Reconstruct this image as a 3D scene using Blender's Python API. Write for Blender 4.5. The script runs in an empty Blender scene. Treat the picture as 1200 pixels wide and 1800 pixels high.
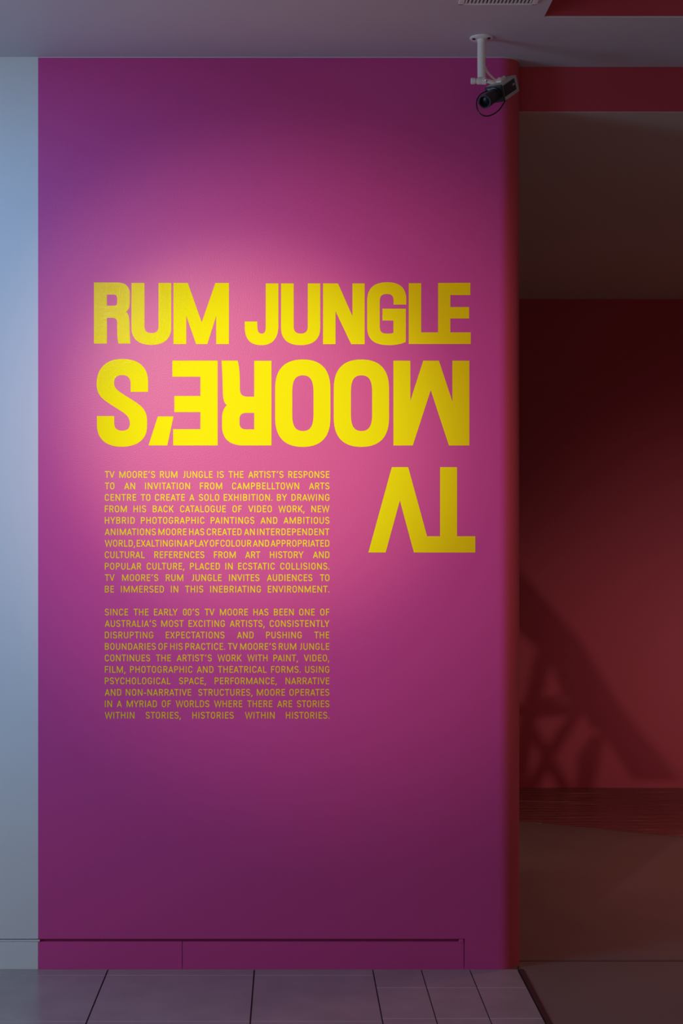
import bpy, bmesh, math, random
from mathutils import Vector, Matrix
random.seed(7)
scene = bpy.context.scene
COL = scene.collection

# ------------------------------------------------------------------ camera, world, lights, exposure
CAM_Y, CAM_Z = -4.65, 1.295
FPX = 2790.0                      # focal length in pixels of the 1200x1800 frame
cam_data = bpy.data.cameras.new('camera')
cam = bpy.data.objects.new('camera', cam_data); COL.objects.link(cam)
cam.location = (0, CAM_Y, CAM_Z); cam.rotation_euler = (math.pi/2, 0, 0)
cam_data.sensor_fit = 'VERTICAL'; cam_data.sensor_height = 36; cam_data.sensor_width = 24
cam_data.lens = FPX/1800*36
cam_data.shift_x = 92/1800; cam_data.shift_y = 27/1800
cam_data.clip_start = 0.05
scene.camera = cam

scene.view_settings.view_transform = 'Standard'
scene.view_settings.look = 'None'
scene.view_settings.gamma = 1
scene.view_settings.use_curve_mapping = False
scene.view_settings.exposure = 1.4

world = bpy.data.worlds.new('world'); scene.world = world
world.use_nodes = True
bg = world.node_tree.nodes['Background']
bg.inputs['Color'].default_value = (1.0, 0.65, 0.52, 1)
bg.inputs['Strength'].default_value = 0.195

def light(name, kind, loc, target, power, color, **kw):
    d = bpy.data.lights.new(name, kind); d.energy = power; d.color = color
    for k, v in kw.items(): setattr(d, k, v)
    o = bpy.data.objects.new(name, d); COL.objects.link(o)
    o.location = loc
    o.rotation_euler = (Vector(target)-Vector(loc)).to_track_quat('-Z', 'Y').to_euler()
    return o
# pair of ceiling-track spotlights that make the pool on the pink wall: a narrow yellowish one, a wider rosy one
light('narrow_track_spotlight', 'SPOT', (-1.12, -3.6, 2.58), (-0.10, 0, 1.57), 150, (0.74, 1.0, 0.34),
      spot_size=math.radians(19), spot_blend=1.0, shadow_soft_size=0.05)
light('wide_track_spotlight', 'SPOT', (-1.12, -3.6, 2.58), (0.02, 0, 1.50), 95, (1.0, 0.64, 0.66),
      spot_size=math.radians(32), spot_blend=1.0, shadow_soft_size=0.05)
# cool gallery spotlight washing the left side of the wall
light('cool_spotlight', 'SPOT', (-1.7, -2.6, 2.6), (-0.68, 0, 1.60), 40, (0.20, 0.48, 1.0),
      spot_size=math.radians(46), spot_blend=0.9, shadow_soft_size=0.06)
# bluish daylight from the windows on the left
light('window_daylight', 'AREA', (-2.9, -1.9, 1.45), (0.2, 0.0, 1.2), 11.5, (0.36, 0.64, 1.0),
      shape='RECTANGLE', size=1.0, size_y=1.4)
# small lamp up in the red ceiling recess
light('recess_lamp', 'AREA', (1.35, -0.95, 2.98), (0.3, 0.0, 2.3), 0.05, (1.0, 0.95, 0.9),
      shape='DISK', size=0.16)
# unseen spot added low behind the pink wall, to throw the shadow caster's shape
light('shadow_throwing_spot', 'SPOT', (-0.9, 0.75, 0.14), (2.45, 3.24, 0.42), 24, (0.90, 1.0, 0.88),
      spot_size=math.radians(52), spot_blend=1.0, shadow_soft_size=0.035)
# low lamp out of frame to the right, glowing on the right part of the red wall
light('wall_glow_lamp', 'SPOT', (3.0, 1.3, 0.5), (2.45, 3.24, 0.70), 11, (1.0, 0.92, 0.95),
      spot_size=math.radians(66), spot_blend=1.0, shadow_soft_size=0.15)
# added soft warm fill under the red room's ceiling, right of frame
light('red_room_fill', 'AREA', (2.3, 1.0, 2.35), (1.7, 1.1, 0.0), 2.25, (1.0, 0.38, 0.32),
      shape='DISK', size=0.5, spread=math.radians(120))

# ------------------------------------------------------------------ materials
def new_mat(name):
    m = bpy.data.materials.new(name); m.use_nodes = True
    return m, m.node_tree.nodes, m.node_tree.links, m.node_tree.nodes['Principled BSDF']
def paint(name, col, rough=0.5, bump=0.0, scale=250, spec=0.5, vary=0.0, metal=0.0, vscale=4):
    m, N, L, b = new_mat(name)
    b.inputs['Base Color'].default_value = (*col, 1)
    b.inputs['Roughness'].default_value = rough
    b.inputs['Specular IOR Level'].default_value = spec
    b.inputs['Metallic'].default_value = metal
    tc = N.new('ShaderNodeTexCoord')
    if bump:
        n = N.new('ShaderNodeTexNoise'); n.inputs['Scale'].default_value = scale; n.inputs['Detail'].default_value = 3
        L.new(tc.outputs['Object'], n.inputs['Vector'])
        bp = N.new('ShaderNodeBump'); bp.inputs['Strength'].default_value = bump; bp.inputs['Distance'].default_value = 0.002
        L.new(n.outputs['Fac'], bp.inputs['Height']); L.new(bp.outputs['Normal'], b.inputs['Normal'])
    if vary:
        n2 = N.new('ShaderNodeTexNoise'); n2.inputs['Scale'].default_value = vscale; n2.inputs['Detail'].default_value = 5
        L.new(tc.outputs['Object'], n2.inputs['Vector'])
        r = N.new('ShaderNodeMapRange'); r.inputs['To Min'].default_value = 1-vary; r.inputs['To Max'].default_value = 1+vary
        L.new(n2.outputs['Fac'], r.inputs['Value'])
        mx = N.new('ShaderNodeMix'); mx.data_type = 'RGBA'; mx.blend_type = 'MULTIPLY'; mx.inputs[0].default_value = 1
        mx.inputs[6].default_value = (*col, 1); L.new(r.outputs['Result'], mx.inputs[7])
        L.new(mx.outputs[2], b.inputs['Base Color'])
    return m
PINK = (0.64, 0.068, 0.300); RED = (0.43, 0.052, 0.073)
M_pink = paint('pink_wall_paint', PINK, 0.40, 0.16, 260, 0.30)
M_red = paint('red_wall_paint', RED, 0.55, 0.12, 220, 0.18)
M_white = paint('white_wall_paint', (0.69, 0.73, 0.71), 0.5, 0.14, 260, 0.35)
M_ceil = paint('ceiling_paint', (0.60, 0.58, 0.60), 0.6, 0.05, 120, 0.3)
M_backceil = paint('back_ceiling_paint', (0.62, 0.52, 0.44), 0.7, 0.05, 120, 0.2)
M_yellow = paint('yellow_vinyl', (0.90, 0.71, 0.006), 0.08, 0.15, 300, 0.03)
M_tile = paint('stone_tile', (0.40, 0.365, 0.37), 0.24, 0.05, 30, 0.5, vary=0.22, vscale=7)
M_grout_d = paint('dark_grout', (0.035, 0.025, 0.025), 0.8)
M_grout_l = paint('light_grout', (0.62, 0.58, 0.60), 0.8)
M_brown = paint('brown_floor', (0.23, 0.175, 0.155), 0.45, 0.05, 60, 0.4, vary=0.18, vscale=3)
M_strip = paint('threshold_strip', (0.06, 0.03, 0.03), 0.5)
M_sill = paint('threshold_sill', (0.13, 0.09, 0.08), 0.6)
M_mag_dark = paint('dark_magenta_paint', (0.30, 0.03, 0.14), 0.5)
M_metal_w = paint('ivory_enamel', (0.84, 0.83, 0.78), 0.35, spec=0.5)
M_body = paint('grey_camera_shell', (0.46, 0.47, 0.42), 0.4, metal=0.1)
M_black = paint('black_plastic', (0.012, 0.012, 0.014), 0.35)
M_glass = paint('lens_glass', (0.004, 0.004, 0.006), 0.3, spec=0.25)
M_chrome = paint('chrome', (0.8, 0.8, 0.8), 0.15, metal=1.0)
M_label = paint('grey_print', (0.35, 0.35, 0.35), 0.5)
M_wood = paint('dark_wood', (0.10, 0.05, 0.03), 0.5, vary=0.2)
M_canvas = paint('dark_canvas', (0.12, 0.05, 0.05), 0.8)
# rounded corner: pink paint feathering into red round the bend
def corner_mat():
    m, N, L, b = new_mat('pink_to_red_paint')
    b.inputs['Roughness'].default_value = 0.45; b.inputs['Specular IOR Level'].default_value = 0.22
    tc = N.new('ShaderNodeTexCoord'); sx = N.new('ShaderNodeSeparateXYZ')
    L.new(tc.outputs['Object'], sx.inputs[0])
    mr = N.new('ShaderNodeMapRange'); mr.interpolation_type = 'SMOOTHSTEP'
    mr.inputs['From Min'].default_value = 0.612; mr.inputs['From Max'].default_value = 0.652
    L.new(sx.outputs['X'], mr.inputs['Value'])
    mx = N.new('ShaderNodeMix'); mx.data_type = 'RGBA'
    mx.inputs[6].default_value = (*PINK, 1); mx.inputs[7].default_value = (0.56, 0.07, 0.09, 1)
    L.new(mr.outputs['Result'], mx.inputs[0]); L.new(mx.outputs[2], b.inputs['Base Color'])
    n = N.new('ShaderNodeTexNoise'); n.inputs['Scale'].default_value = 260; n.inputs['Detail'].default_value = 3
    L.new(tc.outputs['Object'], n.inputs['Vector'])
    bp = N.new('ShaderNodeBump'); bp.inputs['Strength'].default_value = 0.16; bp.inputs['Distance'].default_value = 0.002
    L.new(n.outputs['Fac'], bp.inputs['Height']); L.new(bp.outputs['Normal'], b.inputs['Normal'])
    return m
M_corner = corner_mat()
# crinkled glossy sheet
def sheet_mat():
    m, N, L, b = new_mat('crinkled_vinyl_sheet')
    b.inputs['Base Color'].default_value = (0.16, 0.05, 0.045, 1); b.inputs['Roughness'].default_value = 0.25
    tc = N.new('ShaderNodeTexCoord'); mp = N.new('ShaderNodeMapping'); mp.inputs['Scale'].default_value = (1.0, 8, 1)
    mp.inputs['Rotation'].default_value = (0, 0, 0.58)
    n = N.new('ShaderNodeTexNoise'); n.inputs['Scale'].default_value = 3; n.inputs['Detail'].default_value = 4
    L.new(tc.outputs['Object'], mp.inputs[0]); L.new(mp.outputs[0], n.inputs['Vector'])
    bp = N.new('ShaderNodeBump'); bp.inputs['Strength'].default_value = 1.0; bp.inputs['Distance'].default_value = 0.04
    L.new(n.outputs['Fac'], bp.inputs['Height']); L.new(bp.outputs['Normal'], b.inputs['Normal'])
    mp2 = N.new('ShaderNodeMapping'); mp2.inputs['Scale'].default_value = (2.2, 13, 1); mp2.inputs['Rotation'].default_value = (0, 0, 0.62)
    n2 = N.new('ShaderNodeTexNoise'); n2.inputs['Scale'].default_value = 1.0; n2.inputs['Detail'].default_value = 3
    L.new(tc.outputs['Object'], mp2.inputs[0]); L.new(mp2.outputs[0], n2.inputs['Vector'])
    cr = N.new('ShaderNodeValToRGB')                        # wrinkle highlights painted in as pale streaks along the sheet
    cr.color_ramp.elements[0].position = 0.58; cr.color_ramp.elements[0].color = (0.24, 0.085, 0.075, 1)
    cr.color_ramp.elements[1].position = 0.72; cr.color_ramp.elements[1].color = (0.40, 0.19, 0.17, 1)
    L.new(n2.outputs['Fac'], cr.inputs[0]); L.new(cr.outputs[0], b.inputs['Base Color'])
    return m
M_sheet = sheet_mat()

# ------------------------------------------------------------------ helpers
WLOC = {}
def link(name, me, mat, parent=None):
    o = bpy.data.objects.new(name, me); COL.objects.link(o)
    mats = mat if isinstance(mat, (list, tuple)) else [mat]
    for m in mats: me.materials.append(m)
    if parent is not None:
        o.parent = parent
        L = WLOC[parent.name]; me.transform(Matrix.Translation(-L)); WLOC[o.name] = L
    else: WLOC[o.name] = Vector((0, 0, 0))
    return o
def obj(name, bm, mat, parent=None, smooth=False):
    bmesh.ops.recalc_face_normals(bm, faces=bm.faces)
    me = bpy.data.meshes.new(name); bm.to_mesh(me); bm.free()
    if smooth:
        for p in me.polygons: p.use_smooth = True
        try: me.set_sharp_from_angle(angle=math.radians(40))
        except Exception: pass
    return link(name, me, mat, parent)
def thing(name, label, cat, loc=(0, 0, 0), group=None):
    o = bpy.data.objects.new(name, None); COL.objects.link(o); o.location = loc; o.empty_display_size = 0.1
    o['label'] = label; o['category'] = cat
    if group: o['group'] = group
    WLOC[o.name] = Vector(loc)
    return o
def tag(o, label, cat, group=None):
    o['label'] = label; o['category'] = cat
    if group: o['group'] = group
    return o
def struct(name, bm, mat, smooth=False, label=None, cat=None):
    o = obj(name, bm, mat, None, smooth); o['kind'] = 'structure'
    if label: o['label'] = label
    if cat: o['category'] = cat
    return o
def box(bm, a, b, mi=0, bevel=0, segs=2):
    x0, y0, z0 = a; x1, y1, z1 = b
    t = bmesh.new()
    r = bmesh.ops.create_cube(t, size=1)
    bmesh.ops.scale(t, vec=(x1-x0, y1-y0, z1-z0), verts=t.verts)
    bmesh.ops.translate(t, vec=((x0+x1)/2, (y0+y1)/2, (z0+z1)/2), verts=t.verts)
    if bevel: bmesh.ops.bevel(t, geom=t.edges[:], offset=bevel, segments=segs, affect='EDGES', profile=0.5)
    for f in t.faces: f.material_index = mi
    me = bpy.data.meshes.new('tmp'); t.to_mesh(me); t.free(); bm.from_mesh(me); bpy.data.meshes.remove(me)
def frame_of(d):
    d = Vector(d).normalized(); u = Vector((0, 0, 1)) if abs(d.z) < 0.95 else Vector((1, 0, 0))
    a = d.cross(u).normalized(); return a, d.cross(a).normalized()
def lathe(bm, p, d, prof, n=32, cap=True):
    """prof: list of (distance along d, radius)"""
    p = Vector(p); d = Vector(d).normalized(); a, b = frame_of(d); rings = []
    for s, r in prof:
        rings.append([bm.verts.new(p+d*s+(a*math.cos(2*math.pi*i/n)+b*math.sin(2*math.pi*i/n))*r) for i in range(n)])
    for q, w in zip(rings, rings[1:]):
        for i in range(n): bm.faces.new((q[i], q[(i+1) % n], w[(i+1) % n], w[i]))
    if cap:
        bm.faces.new(rings[0][::-1]); bm.faces.new(rings[-1])
def tube(bm, pts, r, n=10, sub=6):
    P = [Vector(p) for p in pts]; Q = []
    for i in range(len(P)-1):                                   # Catmull-Rom
        p0 = P[max(i-1, 0)]; p1 = P[i]; p2 = P[i+1]; p3 = P[min(i+2, len(P)-1)]
        for k in range(sub):
            t = k/sub
            Q.append(0.5*((2*p1)+(p2-p0)*t+(2*p0-5*p1+4*p2-p3)*t*t+(3*p1-p0-3*p2+p3)*t**3))
    Q.append(P[-1]); rings = []
    for i, q in enumerate(Q):
        d = Q[min(i+1, len(Q)-1)]-Q[max(i-1, 0)]; a, b = frame_of(d)
        rings.append([bm.verts.new(q+(a*math.cos(2*math.pi*j/n)+b*math.sin(2*math.pi*j/n))*r) for j in range(n)])
    for q, w in zip(rings, rings[1:]):
        for j in range(n): bm.faces.new((q[j], q[(j+1) % n], w[(j+1) % n], w[j]))
    bm.faces.new(rings[0][::-1]); bm.faces.new(rings[-1])
def prism(bm, pts, axis_vec, mi=0):
    a = [bm.verts.new(p) for p in pts]; b = [bm.verts.new(Vector(p)+Vector(axis_vec)) for p in pts]
    fs = [bm.faces.new(a), bm.faces.new(b[::-1])]
    n = len(a)
    for i in range(n): fs.append(bm.faces.new((a[i], b[i], b[(i+1) % n], a[(i+1) % n])))
    for f in fs: f.material_index = mi
B = bmesh.new
def wx(px): return (px-508)/600.0
def wz(py): return (1704-py)/600.0

# ------------------------------------------------------------------ the setting
H = 2.673                       # ceiling height of the front room
XW = wx(67.0)                   # white / pink paint boundary
R = 0.068; CX = 0.615           # rounded end of the pink wall
GZ0, GZ1, GD = 0.081, 0.0895, 0.014   # shadow gap above the skirting
XB = wx(816)                    # right end of the skirting

# white wall (left) and pink wall, both above the shadow gap
bm = B(); box(bm, (-3.1, 0, GZ1), (XW, 0.41, H)); box(bm, (-3.1, GD, 0), (XW, 0.41, GZ1))
struct('wall_left', bm, M_white)
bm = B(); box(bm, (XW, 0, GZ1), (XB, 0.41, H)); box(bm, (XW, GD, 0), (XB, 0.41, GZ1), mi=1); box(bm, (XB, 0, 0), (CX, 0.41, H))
struct('wall_front', bm, [M_pink, M_mag_dark])
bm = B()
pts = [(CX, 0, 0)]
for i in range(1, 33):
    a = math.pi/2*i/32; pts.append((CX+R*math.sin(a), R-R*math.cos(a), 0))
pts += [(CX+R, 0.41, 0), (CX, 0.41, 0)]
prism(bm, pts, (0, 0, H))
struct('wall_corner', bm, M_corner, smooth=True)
bm = B(); e = 0.0008; pts = [(XW+0.001, 0.01, H-0.0024), (XW+0.001, -e, H-0.0024)]
for i in range(0, 25):
    a = math.pi/2*i/24; pts.append((CX+(R+e)*math.sin(a), R-(R+e)*math.cos(a), H-0.0024))
pts += [(CX+R+e, 0.1, H-0.0024), (CX, 0.1, H-0.0024), (CX, 0.01, H-0.0024)]
prism(bm, pts, (0, 0, 0.0024)); struct('trim_3', bm, M_ceil)
# skirting, flush with the wall under the gap
bm = B(); box(bm, (-3.1, 0.0, 0), (XW, GD, GZ0), bevel=0.0012); box(bm, (-3.1, -0.0015, GZ0+0.001), (XW+0.005, GD, GZ0+0.0055), bevel=0.0008)
struct('baseboard_left', bm, M_white)
bm = B(); box(bm, (XW, 0.0, 0), (wx(320), GD, GZ0), bevel=0.0012); box(bm, (wx(320)+0.0012, 0, 0), (XB-0.0015, GD, GZ0), bevel=0.0012)
box(bm, (XB-0.016, -0.003, GZ0-0.004), (XB-0.002, GD, GZ1-0.001), bevel=0.003)
struct('baseboard_front', bm, M_pink)

# front-room ceiling with a raised red recess on the right
RX0, RY1, RX1, RY0, RH = 0.688, -0.36, 2.3, -2.6, 0.45
bm = B()
def quad(p, mi): f = bm.faces.new([bm.verts.new(q) for q in p]); f.material_index = mi
for (x0, y0, x1, y1) in ((-3.1, -7, RX0, 0.0), (RX0, RY1, 3.2, 0.0), (RX1, -7, 3.2, RY1), (RX0, -7, RX1, RY0), (0.60, 0.0, 3.2, 0.11)):
    box(bm, (x0, y0, H), (x1, y1, H+0.05), 0)
for (a, b) in (((RX0-0.01, RY1-0.003, H+0.004), (RX1+0.01, RY1+0.02, H+RH)), ((RX0-0.02, RY0, H+0.004), (RX0, RY1, H+RH)),
               ((RX1, RY0, H+0.004), (RX1+0.02, RY1, H+RH)), ((RX0, RY0-0.02, H+0.004), (RX1, RY0, H+RH))):
    box(bm, a, b, 1)
box(bm, (RX0-0.02, RY0-0.02, H+RH), (RX1+0.02, RY1+0.02, H+RH+0.02), 0)
struct('ceiling', bm, [M_ceil, M_red])
# lintel over the opening
LZ = 2.538
bm = B(); box(bm, (CX+R-0.03, 0.10, LZ), (3.2, 0.41, H+0.05), bevel=0.004)
for f in bm.faces:
    if f.normal.z < -0.9: f.material_index = 1
struct('trim_1', bm, [M_red, M_backceil])
# rooms' other walls
bm = B(); box(bm, (-3.2, -7, 0), (-3.1, 0.41, 0.55)); box(bm, (-3.2, -7, 2.35), (-3.1, 0.41, H)); box(bm, (-3.2, -0.9, 0.55), (-3.1, 0.41, 2.35)); box(bm, (-3.2, -7, 0.55), (-3.1, -2.6, 2.35))
struct('wall_side', bm, M_white)
bm = B(); box(bm, (3.2, -7, 0), (3.3, 3.4, H+0.05)); struct('wall_right', bm, M_white)
YB = 3.24
bm = B(); box(bm, (-2.0, YB, 0), (3.3, YB+0.1, H)); struct('wall_back', bm, M_red)
bm = B(); box(bm, (-2.1, 0.41, 0), (-2.0, YB+0.1, H)); struct('wall_end', bm, M_red)
bm = B(); prism(bm, [(-2.1, 0.41, LZ+0.002), (-2.1, YB, 2.43), (-2.1, YB, 2.53), (-2.1, 0.41, LZ+0.10)], (5.4, 0, 0)); struct('ceiling_back', bm, M_backceil)

# tiled floor
XF = 0.672                      # edge of the tiling
bm = B(); box(bm, (-3.1, -7, -0.08), (XF, 0.0, -0.0025), 1)
rows = [CAM_Y+4.59-0.428*k for k in range(0, 16)]; rows = [0.02]+rows
cols = [wx(190)-0.428*k for k in range(0, 7)][::-1]+[wx(447), wx(655)]
def tiles(xs, ys, gx, gy):
    for x0, x1 in zip(xs, xs[1:]):
        for y1, y0 in zip(ys, ys[1:]):
            if y0 < -6.9: continue
            box(bm, (x0+gx, y0+gy, -0.06), (x1-gx, min(y1-gy, 0.0), 0.0), 0)
            box(bm, (x0+gx, y0-gy, -0.06), (x1-gx, y0+gy, -0.0008), 2)
tiles(cols, rows, 0.0022, 0.0024)
rows2 = [0.02]+[CAM_Y+4.466-0.279*k for k in range(0, 24)]
tiles([wx(655), wx(740), wx(825), XF-0.003], rows2, 0.0016, 0.0030)
struct('floor', bm, [M_tile, M_grout_d, M_grout_l])
bm = B(); box(bm, (XF+0.014, -7, -0.08), (3.2, 0.085, -0.001)); struct('floor_right', bm, M_brown)
bm = B(); box(bm, (XF, -7, -0.08), (XF+0.014, 0.0, 0.0015)); box(bm, (XF+0.01, 0.085, -0.08), (3.2, 0.10, 0.0005), 1)
struct('trim_2', bm, [M_strip, M_sill])
bm = B(); box(bm, (-2.0, 0.10, -0.08), (3.2, YB, -0.001)); struct('floor_back', bm, M_brown)

# ------------------------------------------------------------------ big yellow lettering
def bez(p0, p1, p2, p3, n=14):
    return [tuple(((1-t)**3)*a+3*((1-t)**2)*t*b+3*(1-t)*t*t*c+t**3*d for a, b, c, d in zip(p0, p1, p2, p3)) for t in (k/n for k in range(1, n+1))]
def parse(path):
    toks = path.replace(',', ' ').split(); loops = []; cur = []; i = 0; cmd = None
    def num(k): return float(toks[k])
    while i < len(toks):
        t = toks[i]
        if t in 'MLCZ' and len(t) == 1:
            cmd = t; i += 1
            if t == 'Z': loops.append(cur); cur = []
            continue
        if cmd in 'ML': cur.append((num(i), num(i+1))); i += 2
        else:
            cur += bez(cur[-1], (num(i), num(i+1)), (num(i+2), num(i+3)), (num(i+4), num(i+5))); i += 6
    return loops
VT = 0.0006                     # vinyl thickness
def letter(char, path, tf, parent):
    cu = bpy.data.curves.new('tmp', 'CURVE'); cu.dimensions = '2D'; cu.fill_mode = 'BOTH'; cu.extrude = VT/2
    for loop in parse(path):
        if len(loop) > 1 and (loop[0][0]-loop[-1][0])**2+(loop[0][1]-loop[-1][1])**2 < 1e-6: loop = loop[:-1]
        s = cu.splines.new('POLY'); s.points.add(len(loop)-1); s.use_cyclic_u = True
        for p, (x, y) in zip(s.points, loop):
            px = tf[0]+x/tf[2]; py = tf[1]+y/tf[2]
            p.co = (wx(px), wz(py), 0, 1)
    o = bpy.data.objects.new('tmp', cu); COL.objects.link(o)
    dg = bpy.context.evaluated_depsgraph_get(); dg.update()
    me = bpy.data.meshes.new_from_object(o.evaluated_get(dg))
    bpy.data.objects.remove(o); bpy.data.curves.remove(cu)
    me.transform(Matrix(((1, 0, 0, 0), (0, 0, -1, -VT/2-0.0001), (0, 1, 0, 0), (0, 0, 0, 1))))
    me.name = 'letter'; me.materials.clear()
    l = link('letter', me, M_yellow, parent); l['label'] = 'yellow vinyl letter ' + char if char != "'" else 'yellow vinyl apostrophe'
    return l
Z2 = (150, 480, 1200/350); Z3 = (420, 480, 1200/430); Z4 = (620, 790, 5.0)
U_ = 'M 278 60 L 356 60 L 356 320 C 356 350 370 362 398 362 C 428 362 441 350 441 320 L 441 60 L 517 60 L 517 330 C 517 400 470 433 398 433 C 325 433 278 400 278 330 Z'
rum = thing('title_lettering', 'yellow vinyl word RUM at the upper left of the pink wall', 'lettering', (wx(284), 0, wz(605)), 'title words on the pink wall')
letter('R', 'M 52 57 L 190 57 C 250 57 268 88 268 130 L 268 165 C 268 205 262 225 245 235 C 262 245 265 270 266 310 C 267 360 268 405 272 425 L 200 425 C 194 405 192 370 192 330 L 192 300 C 192 277 182 270 160 270 L 130 270 L 130 425 L 52 425 Z M 130 130 L 168 130 C 186 130 192 138 192 155 L 192 172 C 192 190 187 197 168 197 L 130 197 Z', Z2, rum)
letter('U', U_, Z2, rum)
letter('M', 'M 531 60 L 617 60 L 701 297 L 783 60 L 865 60 L 865 428 L 788 428 L 788 260 L 735 428 L 667 428 L 608 258 L 608 428 L 531 428 Z', Z2, rum)
jun = thing('title_lettering', 'yellow vinyl word JUNGLE at the upper right of the pink wall', 'lettering', (wx(628), 0, wz(605)), 'title words on the pink wall')
letter('J', 'M 131 51 L 193 51 L 193 260 C 193 325 160 354 110 354 C 55 354 28 325 28 265 L 28 238 L 90 238 L 90 262 C 90 288 97 297 111 297 C 125 297 131 288 131 262 Z', Z3, jun)
letter('U', 'M 206 51 L 268 51 L 268 262 C 268 287 280 297 302 297 C 326 297 337 287 337 262 L 337 51 L 398 51 L 398 270 C 398 328 360 354 302 354 C 243 354 206 328 206 270 Z', Z3, jun)
letter('N', 'M 412 51 L 485 51 L 556 211 L 556 51 L 616 51 L 616 349 L 550 349 L 473 187 L 473 349 L 412 349 Z', Z3, jun)
letter('G', 'M 820 155 L 758 155 L 758 138 C 758 112 748 103 725 103 C 700 103 690 114 690 138 L 690 262 C 690 287 700 297 722 297 L 742 297 C 750 296 754 294 757 293 L 757 233 L 703 233 L 703 175 L 818 175 L 818 338 C 795 349 765 354 735 354 C 660 354 628 325 628 262 L 628 138 C 628 75 660 45 728 45 C 790 45 820 75 820 130 Z', Z3, jun)
letter('L joined to E', 'M 832 50 L 893 50 L 893 291 L 976 291 L 976 49 L 1134 48 L 1134 108 L 1036 108 L 1036 167 L 1128 167 L 1128 223 L 1036 223 L 1036 291 L 1136 291 L 1136 348 L 832 348 Z', Z3, jun)
moo = thing('title_lettering', "large yellow vinyl word MOORE'S set upside down below RUM JUNGLE", 'lettering', (wx(498), 0, wz(784)), 'title words on the pink wall')
letter('S', 'M 378 716 L 273 716 L 273 672 C 273 632 255 615 222 615 C 190 615 173 632 173 662 C 173 690 190 705 215 722 C 245 742 290 768 320 790 C 355 815 372 845 372 890 L 372 925 C 372 1005 310 1047 220 1047 C 125 1047 70 1000 70 915 L 70 862 L 174 862 L 174 905 C 174 935 190 950 222 950 C 252 950 268 935 268 910 C 268 880 258 862 232 843 C 205 824 150 792 118 768 C 85 742 68 715 68 668 C 68 575 125 518 222 518 C 325 518 378 570 378 655 Z', Z2, moo)
letter("'", 'M 437 864 L 531 864 L 494 1039 L 380 1039 Z', Z2, moo)
letter('E upside down', 'M 524 528 L 797 528 L 797 1039 L 529 1039 L 529 941 L 693 941 L 693 838 L 536 838 L 536 741 L 693 741 L 693 625 L 524 625 Z', Z2, moo)
letter('R upside down', 'M 1121 529 L 1121 1039 L 950 1039 C 870 1039 823 1000 823 920 L 823 885 C 823 840 832 815 853 796 C 835 782 830 765 828 715 C 826 640 825 580 820 528 L 918 528 C 926 560 931 600 931 660 L 931 690 C 931 730 942 745 980 745 L 1017 745 L 1017 529 Z M 1017 843 L 968 843 C 940 843 929 858 929 880 L 929 905 C 929 930 942 942 968 942 L 1017 942 Z', Z2, moo)
def O(dx): 
    a = lambda v: str(v+dx)
    return f'M {a(177)} 565 C {a(177)} 470 {a(225)} 424 {a(312)} 424 C {a(400)} 424 {a(448)} 470 {a(448)} 565 L {a(448)} 712 C {a(448)} 807 {a(400)} 853 {a(312)} 853 C {a(225)} 853 {a(177)} 807 {a(177)} 712 Z M {a(261)} 585 C {a(261)} 528 {a(275)} 502 {a(313)} 502 C {a(351)} 502 {a(365)} 528 {a(365)} 585 L {a(365)} 692 C {a(365)} 749 {a(351)} 775 {a(313)} 775 C {a(275)} 775 {a(261)} 749 {a(261)} 692 Z'
letter('O next to R', O(0), Z3, moo); letter('O next to M', O(287.5), Z3, moo)
letter('M upside down', 'M 757 430 L 840 430 L 840 626 L 903 430 L 980 430 L 1046 630 L 1046 430 L 1129 430 L 1129 846 L 1029 846 L 940 574 L 852 846 L 757 846 Z', Z3, moo)
tv = thing('title_lettering', "yellow vinyl word TV upside down, right of the small text", 'lettering', (wx(742), 0, wz(971)), 'title words on the pink wall')
letter('T joined to V, upside down', 'M 342 156 L 486 156 L 652 763 L 766 763 L 766 156 L 915 156 L 915 763 L 1075 763 L 1075 906 L 536 906 L 413 449 L 288 906 L 136 906 Z', Z4, tv)

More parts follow.
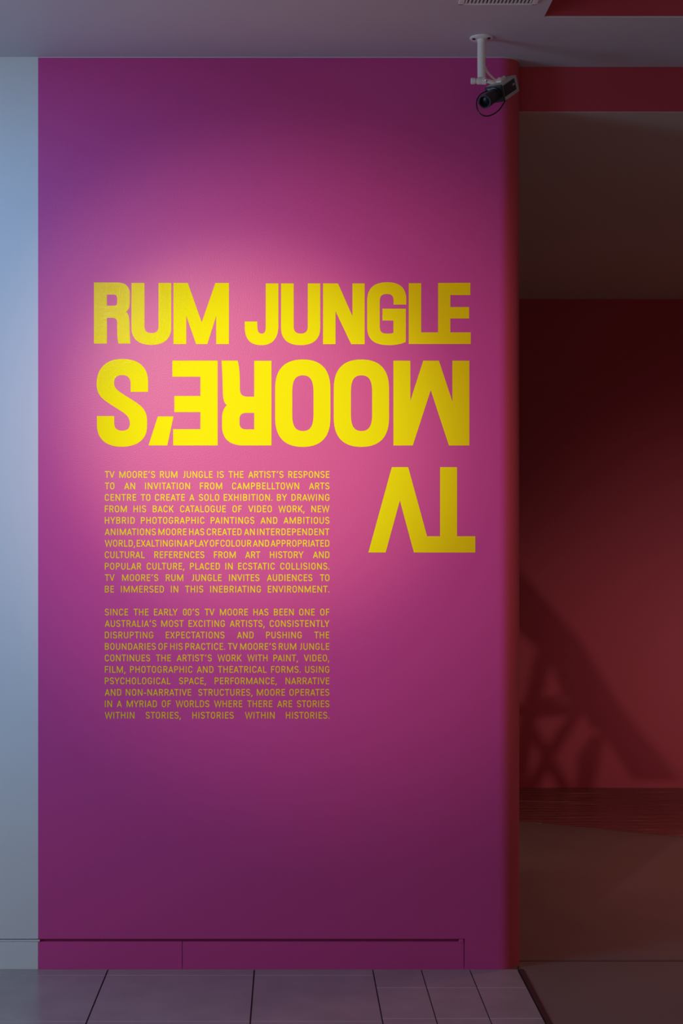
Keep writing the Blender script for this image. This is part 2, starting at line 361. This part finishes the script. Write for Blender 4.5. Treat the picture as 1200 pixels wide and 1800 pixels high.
# ------------------------------------------------------------------ small yellow text, a condensed stroke alphabet
SW = 13.2                       # stroke weight in units of 1/100 cap height
def arc(cx, cy, rx, ry, a0, a1, n=8):
    return [(cx+rx*math.cos(math.radians(a0+(a1-a0)*i/n)), cy+ry*math.sin(math.radians(a0+(a1-a0)*i/n))) for i in range(n+1)]
def oval(w, h=100, n=7):                     # stadium-like O, centre line
    l, r, b, t = SW/2, w-SW/2, SW/2-1.5, h-SW/2+1.5; rx = (r-l)/2; ry = rx*1.05; cx = (l+r)/2
    return arc(cx, t-ry, rx, ry, 0, 180, n*2)+arc(cx, b+ry, rx, ry, 180, 360, n*2)
def glyphs():
    s = SW/2; G = {}; lo, hi = s, 100-s
    def g(c, w, lsb, rsb, *strokes): G[c] = (w, lsb, rsb, strokes)
    # a stroke is (points, closed)
    S = lambda *p: (list(p), False)
    g('A', 74, 1, 1, S((s-1, 0), (37, 96)), S((73-s+1, 0), (37, 96)), S((17, 30), (57, 30)))
    b1 = [(s, hi)]+arc(34, hi-20, 19, 20, 90, -90)+[(s, hi-40)]
    b2 = [(s, hi-40)]+arc(33, lo+22.5, 21.5, 22.5, 90, -90)+[(s, lo)]
    g('B', 62, 11, 8, S((s, 0), (s, 100)), (b1, False), (b2, False))
    w = 64; rx = (w-SW)/2; cx = w/2; ry = rx*1.08; t = 101.5-s; b = s-1.5
    g('C', w, 9, 6, (arc(cx, t-ry, rx, ry, 8, 180, 10)+arc(cx, b+ry, rx, ry, 180, 352, 10), False))
    g('G', w, 9, 10, (arc(cx, t-ry, rx, ry, 8, 180, 10)+arc(cx, b+ry, rx, ry, 180, 360, 10)+[(w-s, 45), (36, 45)], False))
    g('D', 63, 11, 9, S((s, 0), (s, 100)), ([(s, hi)]+arc(30, hi-25, 25.5, 25, 90, 0)+arc(30, lo+25, 25.5, 25, 0, -90)+[(s, lo)], False))
    g('E', 53, 11, 6, S((s, 0), (s, 100)), S((s, hi), (53, hi)), S((s, 52), (49, 52)), S((s, lo), (53, lo)))
    g('F', 51, 11, 4, S((s, 0), (s, 100)), S((s, hi), (51, hi)), S((s, 50), (47, 50)))
    g('H', 66, 11, 11, S((s, 0), (s, 100)), S((66-s, 0), (66-s, 100)), S((s, 51), (66-s, 51)))
    g('I', SW, 12, 12, S((s, 0), (s, 100)))
    g('J', 46, 2, 11, ([(46-s, 100), (46-s, 26)]+arc(46-s-20, 26, 20, 20, 0, -100, 8), False))
    g('K', 66, 11, 2, S((s, 0), (s, 100)), S((s+4, 36), (62-2, 101)), S((24, 55), (65-4, -1)))
    g('L', 52, 11, 3, S((s, 0), (s, 100)), S((s, lo), (52, lo)))
    g('M', 92, 11, 11, S((s, 0), (s, 100)), S((92-s, 0), (92-s, 100)), S((s+1, 97), (46, 10), (91-s, 97)))
    g('N', 70, 11, 11, S((s, 0), (s, 100)), S((70-s, 0), (70-s, 100)), S((s+1, 97), (69-s, 3)))
    g('O', 64, 9, 9, (oval(64), True))
    g('0', 54, 7, 7, (oval(54), True))
    g('P', 61, 11, 5, S((s, 0), (s, 100)), ([(s, hi)]+arc(32, hi-23.5, 21, 23.5, 90, -90)+[(s, hi-47)], False))
    g('R', 64, 11, 5, S((s, 0), (s, 100)), ([(s, hi)]+arc(33, hi-22.5, 21.5, 22.5, 90, -90)+[(s, hi-45)], False), S((34, hi-46), (56, -1)))
    w = 62; cx = w/2; rx = (w-SW)/2
    g('S', w, 6, 6, (arc(cx, 101.5-s-21, rx-0.5, 21, 12, 180, 10)[0:]+arc(cx, 101.5-s-23, rx-0.5, 20, 182, 232, 4)+arc(cx, s-1.5+23, rx, 22, 50, 0, 4)+arc(cx, s-1.5+22, rx, 22, 0, -168, 10), False))
    g('T', 66, 2, 2, S((33, 0), (33, 100)), S((0, hi), (66, hi)))
    w = 64; rx = (w-SW)/2
    g('U', w, 10, 10, ([(s, 100)]+arc(w/2, s-1.5+rx*1.05, rx, rx*1.05, 180, 360, 14)+[(w-s, 100)], False))
    g('V', 74, 1, 1, S((s-1, 100), (37, 4)), S((75-s, 100), (37, 4)))
    g('W', 112, 1, 1, S((s-1, 100), (30, 4), (56, 92), (82, 4), (113-s, 100)))
    g('X', 72, 2, 2, S((s, 0), (72-s, 100)), S((s, 100), (72-s, 0)))
    g('Y', 74, 0, 0, S((s-1, 100), (37, 44), (75-s, 100)), S((37, 0), (37, 46)))
    g("'", 26, 6, 8, S((6, 72), (20, 101)))
    g(',', 24, 2, 4, S((5, -20), (17, 14)))
    g('.', 17, 5, 5, S((8.5, 0), (8.5, 17)))
    g('-', 34, 6, 6, S((0, 37), (34, 37)))
    return G
GL = glyphs()
UN = 11.75                       # cap height in px
def stroke_outline(pts, closed, hw):
    n = len(pts); L = []; Rr = []
    for i in range(n):
        p = Vector(pts[i])
        a = Vector(pts[i-1]) if (i > 0 or closed) else None
        c = Vector(pts[(i+1) % n]) if (i < n-1 or closed) else None
        d1 = (p-a).normalized() if a is not None and (p-a).length > 1e-6 else None
        d2 = (c-p).normalized() if c is not None and (c-p).length > 1e-6 else None
        if d1 is None: d1 = d2
        if d2 is None: d2 = d1
        n1 = Vector((-d1.y, d1.x)); n2 = Vector((-d2.y, d2.x)); m = (n1+n2)
        m = m.normalized() if m.length > 1e-4 else n1
        k = hw/max(0.35, m.dot(n1)); L.append(p+m*k); Rr.append(p-m*k)
    return L, Rr
def add_glyph(bm, ch, x_px, base_px):
    w, lsb, rsb, strokes = GL[ch]
    for si, (pts, closed) in enumerate(strokes):
        q = [pts[0]]
        for p in pts[1:]:
            if (p[0]-q[-1][0])**2+(p[1]-q[-1][1])**2 > 0.05: q.append(p)
        if closed and (q[0][0]-q[-1][0])**2+(q[0][1]-q[-1][1])**2 < 0.05: q.pop()
        Lf, Rt = stroke_outline(q, closed, SW/2)
        def V(p, y): return bm.verts.new((wx(x_px+p.x*UN/100), y, wz(base_px-p.y*UN/100)))
        lf = [V(p, -VT-si*0.00002) for p in Lf]; rf = [V(p, -VT-si*0.00002) for p in Rt]
        lb = [V(p, -0.00005) for p in Lf]; rb = [V(p, -0.00005) for p in Rt]
        n = len(q)
        for i in range(n if closed else n-1):
            j = (i+1) % n
            bm.faces.new((lf[i], lf[j], rf[j], rf[i])); bm.faces.new((lb[i], lb[j], lf[j], lf[i])); bm.faces.new((rf[i], rf[j], rb[j], rb[i]))
        if not closed:
            bm.faces.new((lf[0], rf[0], rb[0], lb[0])); bm.faces.new((lf[-1], lb[-1], rb[-1], rf[-1]))
KERN = {'AT': -6, 'TA': -6, 'AV': -8, 'VA': -8, 'LT': -8, 'LY': -10, 'AY': -6, 'YO': -3, 'RT': -2, 'WA': -5, 'AW': -5, 'PA': -5, 'TO': -2, "T'": 2, "A'": -4}
def word_width(wd, TRACK=0.0):
    x = 0
    for i, c in enumerate(wd):
        w, l, r, _ = GL[c]
        if i > 0: x += l+TRACK+KERN.get(wd[i-1]+c, 0)
        x += w
        if i < len(wd)-1: x += r
    return x*UN/100
P1 = ["TV MOORE'S RUM JUNGLE IS THE ARTIST'S RESPONSE", "TO AN INVITATION FROM CAMPBELLTOWN ARTS", "CENTRE TO CREATE A SOLO EXHIBITION. BY DRAWING",
      "FROM HIS BACK CATALOGUE OF VIDEO WORK, NEW", "HYBRID PHOTOGRAPHIC PAINTINGS AND AMBITIOUS", "ANIMATIONS MOORE HAS CREATED AN INTERDEPENDENT",
      "WORLD, EXALTING IN A PLAY OF COLOUR AND APPROPRIATED", "CULTURAL REFERENCES FROM ART HISTORY AND", "POPULAR CULTURE, PLACED IN ECSTATIC COLLISIONS.",
      "TV MOORE'S RUM JUNGLE INVITES AUDIENCES TO", "BE IMMERSED IN THIS INEBRIATING ENVIRONMENT."]
P2 = ["SINCE THE EARLY 00'S TV MOORE HAS BEEN ONE OF", "AUSTRALIA'S MOST EXCITING ARTISTS, CONSISTENTLY", "DISRUPTING EXPECTATIONS AND PUSHING THE",
      "BOUNDARIES OF HIS PRACTICE. TV MOORE'S RUM JUNGLE", "CONTINUES THE ARTIST'S WORK WITH PAINT, VIDEO,", "FILM, PHOTOGRAPHIC AND THEATRICAL FORMS. USING",
      "PSYCHOLOGICAL SPACE, PERFORMANCE, NARRATIVE", "AND NON-NARRATIVE STRUCTURES, MOORE OPERATES", "IN A MYRIAD OF WORLDS WHERE THERE ARE STORIES",
      "WITHIN STORIES, HISTORIES WITHIN HISTORIES."]
XL, XR = 184.3, 578.8
GAP1 = [8.5, 17.5, 8.0, 11.7, 11.0, 4.4, 2.6, 16.9, 9.6, 13.3, 12.2]
GAP2 = [9.6, 8.6, 22.0, 4.6, 10.2, 7.8, 15.1, [7.8, 12.3, 7.5, 7.6], 8.5, 19.8]
def paragraph(label, lines, base0, gaps):
    root = thing('wall_text', label, 'text', (wx(381), 0, wz(base0+20.15*(len(lines)-1))), 'small text blocks on the pink wall')
    for k, ln in enumerate(lines):
        base = base0+20.15*k; words = ln.split(' ')
        gap = gaps[k] if isinstance(gaps[k], list) else [gaps[k]]*(len(words)-1)
        TRACK = (XR-XL-sum(gap)-sum(word_width(w) for w in words))/sum(len(w)-1 for w in words)/UN*100
        ws = [word_width(w, TRACK) for w in words]
        x = XL; line_o = None
        for i, (wd, ww) in enumerate(zip(words, ws)):
            bm = B(); xx = x
            for j, c in enumerate(wd):
                w, l, r, _ = GL[c]
                if j > 0: xx += (l+TRACK+KERN.get(wd[j-1]+c, 0))*UN/100
                add_glyph(bm, c, xx, base)
                xx += w*UN/100+(r*UN/100 if j < len(wd)-1 else 0)
            if line_o is None:
                line_o = bpy.data.objects.new('text_line', None); COL.objects.link(line_o); line_o.parent = root
                line_o.empty_display_size = 0.02; WLOC[line_o.name] = WLOC[root.name]
                line_o['label'] = 'line of small yellow text starting ' + ' '.join(words[:3])
            obj('word', bm, M_yellow, line_o)
            x += ww+(gap[i] if i < len(gap) else 0)
    return root
paragraph('upper block of small yellow capitals on pink wall, starting with TV MOORE', P1, 840.0, GAP1)
paragraph('lower block of small yellow capitals on pink wall, starting with SINCE THE EARLY', P2, 840.0+20.15*12, GAP2)

# ------------------------------------------------------------------ security camera on its ceiling bracket
def cp(px, py, y):              # point of the photograph at distance y
    s = FPX/(y-CAM_Y); return Vector(((px-508)/s, y, CAM_Z-(py-927)/s))
PYB = -0.184
base = cp(846, 66, PYB); base.z = H
sc = thing('security_camera', 'grey and black security camera on white ceiling bracket above the pink wall corner', 'camera', tuple(base))
bm = B(); lathe(bm, base, (0, 0, -1), [(0, 0.033), (0.003, 0.033), (0.005, 0.031), (0.006, 0.02)], 40)
mp = obj('mount_plate', bm, M_metal_w, sc, True)
for a in (200, 320, 80):
    q = base+Vector((math.cos(math.radians(a))*0.024, math.sin(math.radians(a))*0.024, -0.005)); bm = B()
    lathe(bm, q, (0, 0, -1), [(0, 0.005), (0.003, 0.0045), (0.0042, 0.002)], 14); obj('screw', bm, M_black, mp, True)
ptop = base+Vector((0, 0, -0.004)); zbot = cp(846, 137, PYB).z
bm = B(); lathe(bm, ptop, (0, 0, -1), [(0, 0.0145), (0.005, 0.0125), (0.012, 0.0118), (ptop.z-zbot, 0.0115)], 32); obj('pole', bm, M_metal_w, sc, True)
kc = Vector((base.x, PYB, cp(846, 142.5, PYB).z))
bm = B(); lathe(bm, kc+Vector((-0.012, 0, 0)), (1, 0, 0), [(0, 0.0085), (0.001, 0.0095), (0.010, 0.0095), (0.0105, 0.0085), (0.0115, 0.0085), (0.012, 0.0098), (0.024, 0.0098), (0.026, 0.008)], 28); obj('knuckle', bm, M_metal_w, sc, True)
bm = B(); lathe(bm, kc+Vector((-0.0125, 0, 0)), (-1, 0, 0), [(0, 0.0085), (0.0015, 0.0085), (0.002, 0.0065), (0.005, 0.0065), (0.006, 0.0088), (0.0165, 0.0092), (0.0175, 0.007)], 10); obj('thumb_knob', bm, M_metal_w, sc)
bm = B(); lathe(bm, kc+Vector((0.012, -0.008, 0.001)), (0, -1, 0), [(0, 0.0055), (0.003, 0.005), (0.0048, 0.003), (0.0052, 0.001)], 18); obj('bolt', bm, M_chrome, sc, True)
F = cp(851, 179, -0.254); d = Vector((-0.5, -0.72, -0.48)).normalized()
n = (Vector((0, 0, 1))-d*d.z).normalized(); r = d.cross(n).normalized()
def loc2w(x, y, z, o): return o+r*x+d*y+n*z
REAR = F-d*0.175
def lbox(bm, a, b, o, bevel=0.0, mi=0):
    t = B(); box(t, a, b, mi, bevel, 2)
    for v in t.verts: v.co = loc2w(v.co.x, v.co.y, v.co.z, o)
    me = bpy.data.meshes.new('tmp'); t.to_mesh(me); t.free(); bm.from_mesh(me); bpy.data.meshes.remove(me)
bm = B(); lbox(bm, (-0.027, 0, -0.024), (0.027, 0.100, 0.024), REAR, 0.004); body = obj('camera_body', bm, M_body, sc, True)
# r = d x n : to the camera's own right; the panel we see is on the side towards the viewer's right
side = -1 if r.x > 0 else 1
side = 1 if (r*1).x > 0 else -1
sx0, sx1 = (0.026, 0.0285) if side > 0 else (-0.0285, -0.026)
bm = B(); lbox(bm, (sx0, 0.021, -0.0125), (sx1, 0.098, 0.019), REAR, 0.001); sp = obj('side_panel', bm, M_black, body)
bm = B(); q0, q1 = sorted((side*0.0284, side*0.0289)); lbox(bm, (q0, 0.027, 0.002), (q1, 0.041, 0.008), REAR); obj('maker_plate', bm, M_label, sp)
bm = B(); lbox(bm, (-0.0265, 0.099, -0.0235), (0.0265, 0.103, 0.0235), REAR, 0.003); fp = obj('front_plate', bm, M_black, body)
bm = B(); lbox(bm, (0.010, 0.1028, 0.013), (0.019, 0.1034, 0.018), REAR); obj('front_badge', bm, M_label, fp)
bm = B(); lbox(bm, (-0.012, -0.004, -0.012), (0.012, 0.001, 0.012), REAR, 0.001); obj('connector_plate', bm, M_black, body)
L0 = REAR+d*0.102
bm = B(); lathe(bm, L0, d, [(0, 0.020), (0.006, 0.020), (0.0065, 0.0175), (0.022, 0.0175), (0.0225, 0.0188), (0.034, 0.0188), (0.0345, 0.0175), (0.050, 0.0178), (0.0505, 0.0192), (0.068, 0.0195), (0.0725, 0.0190), (0.0725, 0.0150), (0.064, 0.0125)], 36); lens = obj('lens', bm, M_black, sc, True)
bm = B(); lathe(bm, L0+d*0.0642, d, [(0, 0.0123), (0.001, 0.010), (0.0022, 0.006), (0.0026, 0.001)], 24); obj('lens_glass', bm, M_glass, lens, True)
# bracket arm from the knuckle to the top of the body
top = loc2w(0, 0.052, 0.026, REAR)
a0 = kc+Vector((0.008, 0, 0)); bm = B()
tube(bm, [a0, a0+Vector((0.012, -0.002, -0.001)), (a0+top)/2+Vector((0.006, -0.002, -0.006)), top+n*0.003], 0.0062, 12)
lbox(bm, (-0.011, 0.034, 0.0235), (0.011, 0.070, 0.0285), REAR, 0.0015)
obj('bracket_arm', bm, M_metal_w, sc, True)
bm = B(); tube(bm, [cp(850, 112, PYB+0.004), cp(856, 126, PYB+0.016), cp(864, 135, PYB+0.02), cp(873, 141, PYB+0.018), top-d*0.03+Vector((0, 0, 0.002))], 0.0032, 10); obj('white_cable', bm, M_metal_w, sc, True)
bm = B(); tube(bm, [cp(889, 175, -0.19), cp(884, 183, -0.20), cp(877, 193, -0.215), cp(867, 200.5, -0.235), cp(855, 204, -0.25), cp(844, 200, -0.255), cp(838, 189, -0.25), cp(838, 176, -0.24), cp(844, 166, -0.225), cp(853, 161, -0.21), cp(862, 159, -0.20)], 0.0019, 8); obj('iris_cable', bm, M_black, sc, True)
bm = B(); lathe(bm, cp(888, 171, -0.186), (0.1, 0.1, -1), [(0, 0.005), (0.008, 0.005), (0.011, 0.003)], 14); obj('cable_plug', bm, M_black, sc, True)

# ------------------------------------------------------------------ ceiling vent at the top edge
vx0, vx1, vy1 = 0.444, 0.650, -0.480; vy0 = vy1-0.206
vt = thing('ceiling_vent', 'white slotted air vent in the ceiling at the top edge', 'vent', ((vx0+vx1)/2, (vy0+vy1)/2, H))
bm = B(); f_ = 0.014
for a, b in (((vx0, vy0, H-0.006), (vx0+f_, vy1, H)), ((vx1-f_, vy0, H-0.006), (vx1, vy1, H)), ((vx0, vy1-0.006, H-0.006), (vx1, vy1, H)), ((vx0, vy0, H-0.006), (vx1, vy0+f_, H))): box(bm, a, b, 0, 0.001)
obj('vent_frame', bm, M_metal_w, vt)
bm = B(); box(bm, (vx0+0.004, vy0+0.004, H-0.002), (vx1-0.004, vy1-0.004, H-0.0005)); obj('vent_backing', bm, M_black, vt)
ns = 18
for i in range(ns):
    x = vx0+f_+(vx1-vx0-2*f_)*(i+0.5)/ns; bm = B(); box(bm, (x-0.0024, vy0+f_, H-0.005), (x+0.0024, vy1-0.006, H-0.0018)); obj('slat', bm, M_metal_w, vt)

# ------------------------------------------------------------------ red room
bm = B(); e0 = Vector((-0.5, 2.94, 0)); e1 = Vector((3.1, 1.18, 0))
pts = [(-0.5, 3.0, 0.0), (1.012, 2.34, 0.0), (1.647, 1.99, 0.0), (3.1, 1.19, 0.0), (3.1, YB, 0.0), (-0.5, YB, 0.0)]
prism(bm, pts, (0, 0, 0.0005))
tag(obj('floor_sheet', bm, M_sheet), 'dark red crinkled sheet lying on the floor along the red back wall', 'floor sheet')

# unseen chair-like cutout added behind the pink wall, traced from the shadow it casts
LP = Vector((-0.9, 0.75, 0.14)); YO = 2.2
def sh(px, py, yo=YO):
    W = Vector(((px-508)/353.6, YB, CAM_Z-(py-927)/353.6)); t = (yo-LP.y)/(YB-LP.y); p = LP+(W-LP)*t; p.y = yo; return p
dc = thing('chair_shadow_caster', 'unseen chair-shaped shadow caster standing in the red room behind the pink wall', 'shadow caster', (0.55, YO, 0))
def bar(name, pts_px, mat, y=YO, th=0.02):
    bm = B(); prism(bm, [sh(a, b, y) for a, b in pts_px], (0, th, 0)); return obj(name, bm, mat, dc)
bar('caster_sling', [(880, 940), (912, 1000), (1020, 1125), (1085, 1232), (1130, 1290), (1165, 1330), (1196, 1372), (1125, 1372), (1090, 1320), (1068, 1288), (1050, 1280), (1030, 1245), (1000, 1220), (978, 1165), (900, 1085)], M_canvas)
bar('leg', [(950, 1145), (968, 1165), (936, 1300), (922, 1422), (896, 1422), (916, 1290)], M_wood)
bar('leg', [(918, 1248), (930, 1258), (974, 1330), (1024, 1422), (1010, 1422), (962, 1335)], M_wood)
bar('leg', [(1010, 1255), (1020, 1262), (975, 1332), (928, 1422), (914, 1422), (962, 1325)], M_wood)
bar('leg', [(1052, 1290), (1062, 1300), (1055, 1335), (1036, 1422), (1020, 1422), (1026, 1330)], M_wood)
bar('crossbar', [(900, 1240), (960, 1232), (1030, 1236), (1032, 1256), (960, 1260), (900, 1256)], M_wood)
bar('armrest', [(955, 1226), (1010, 1218), (1012, 1224), (958, 1233)], M_wood)
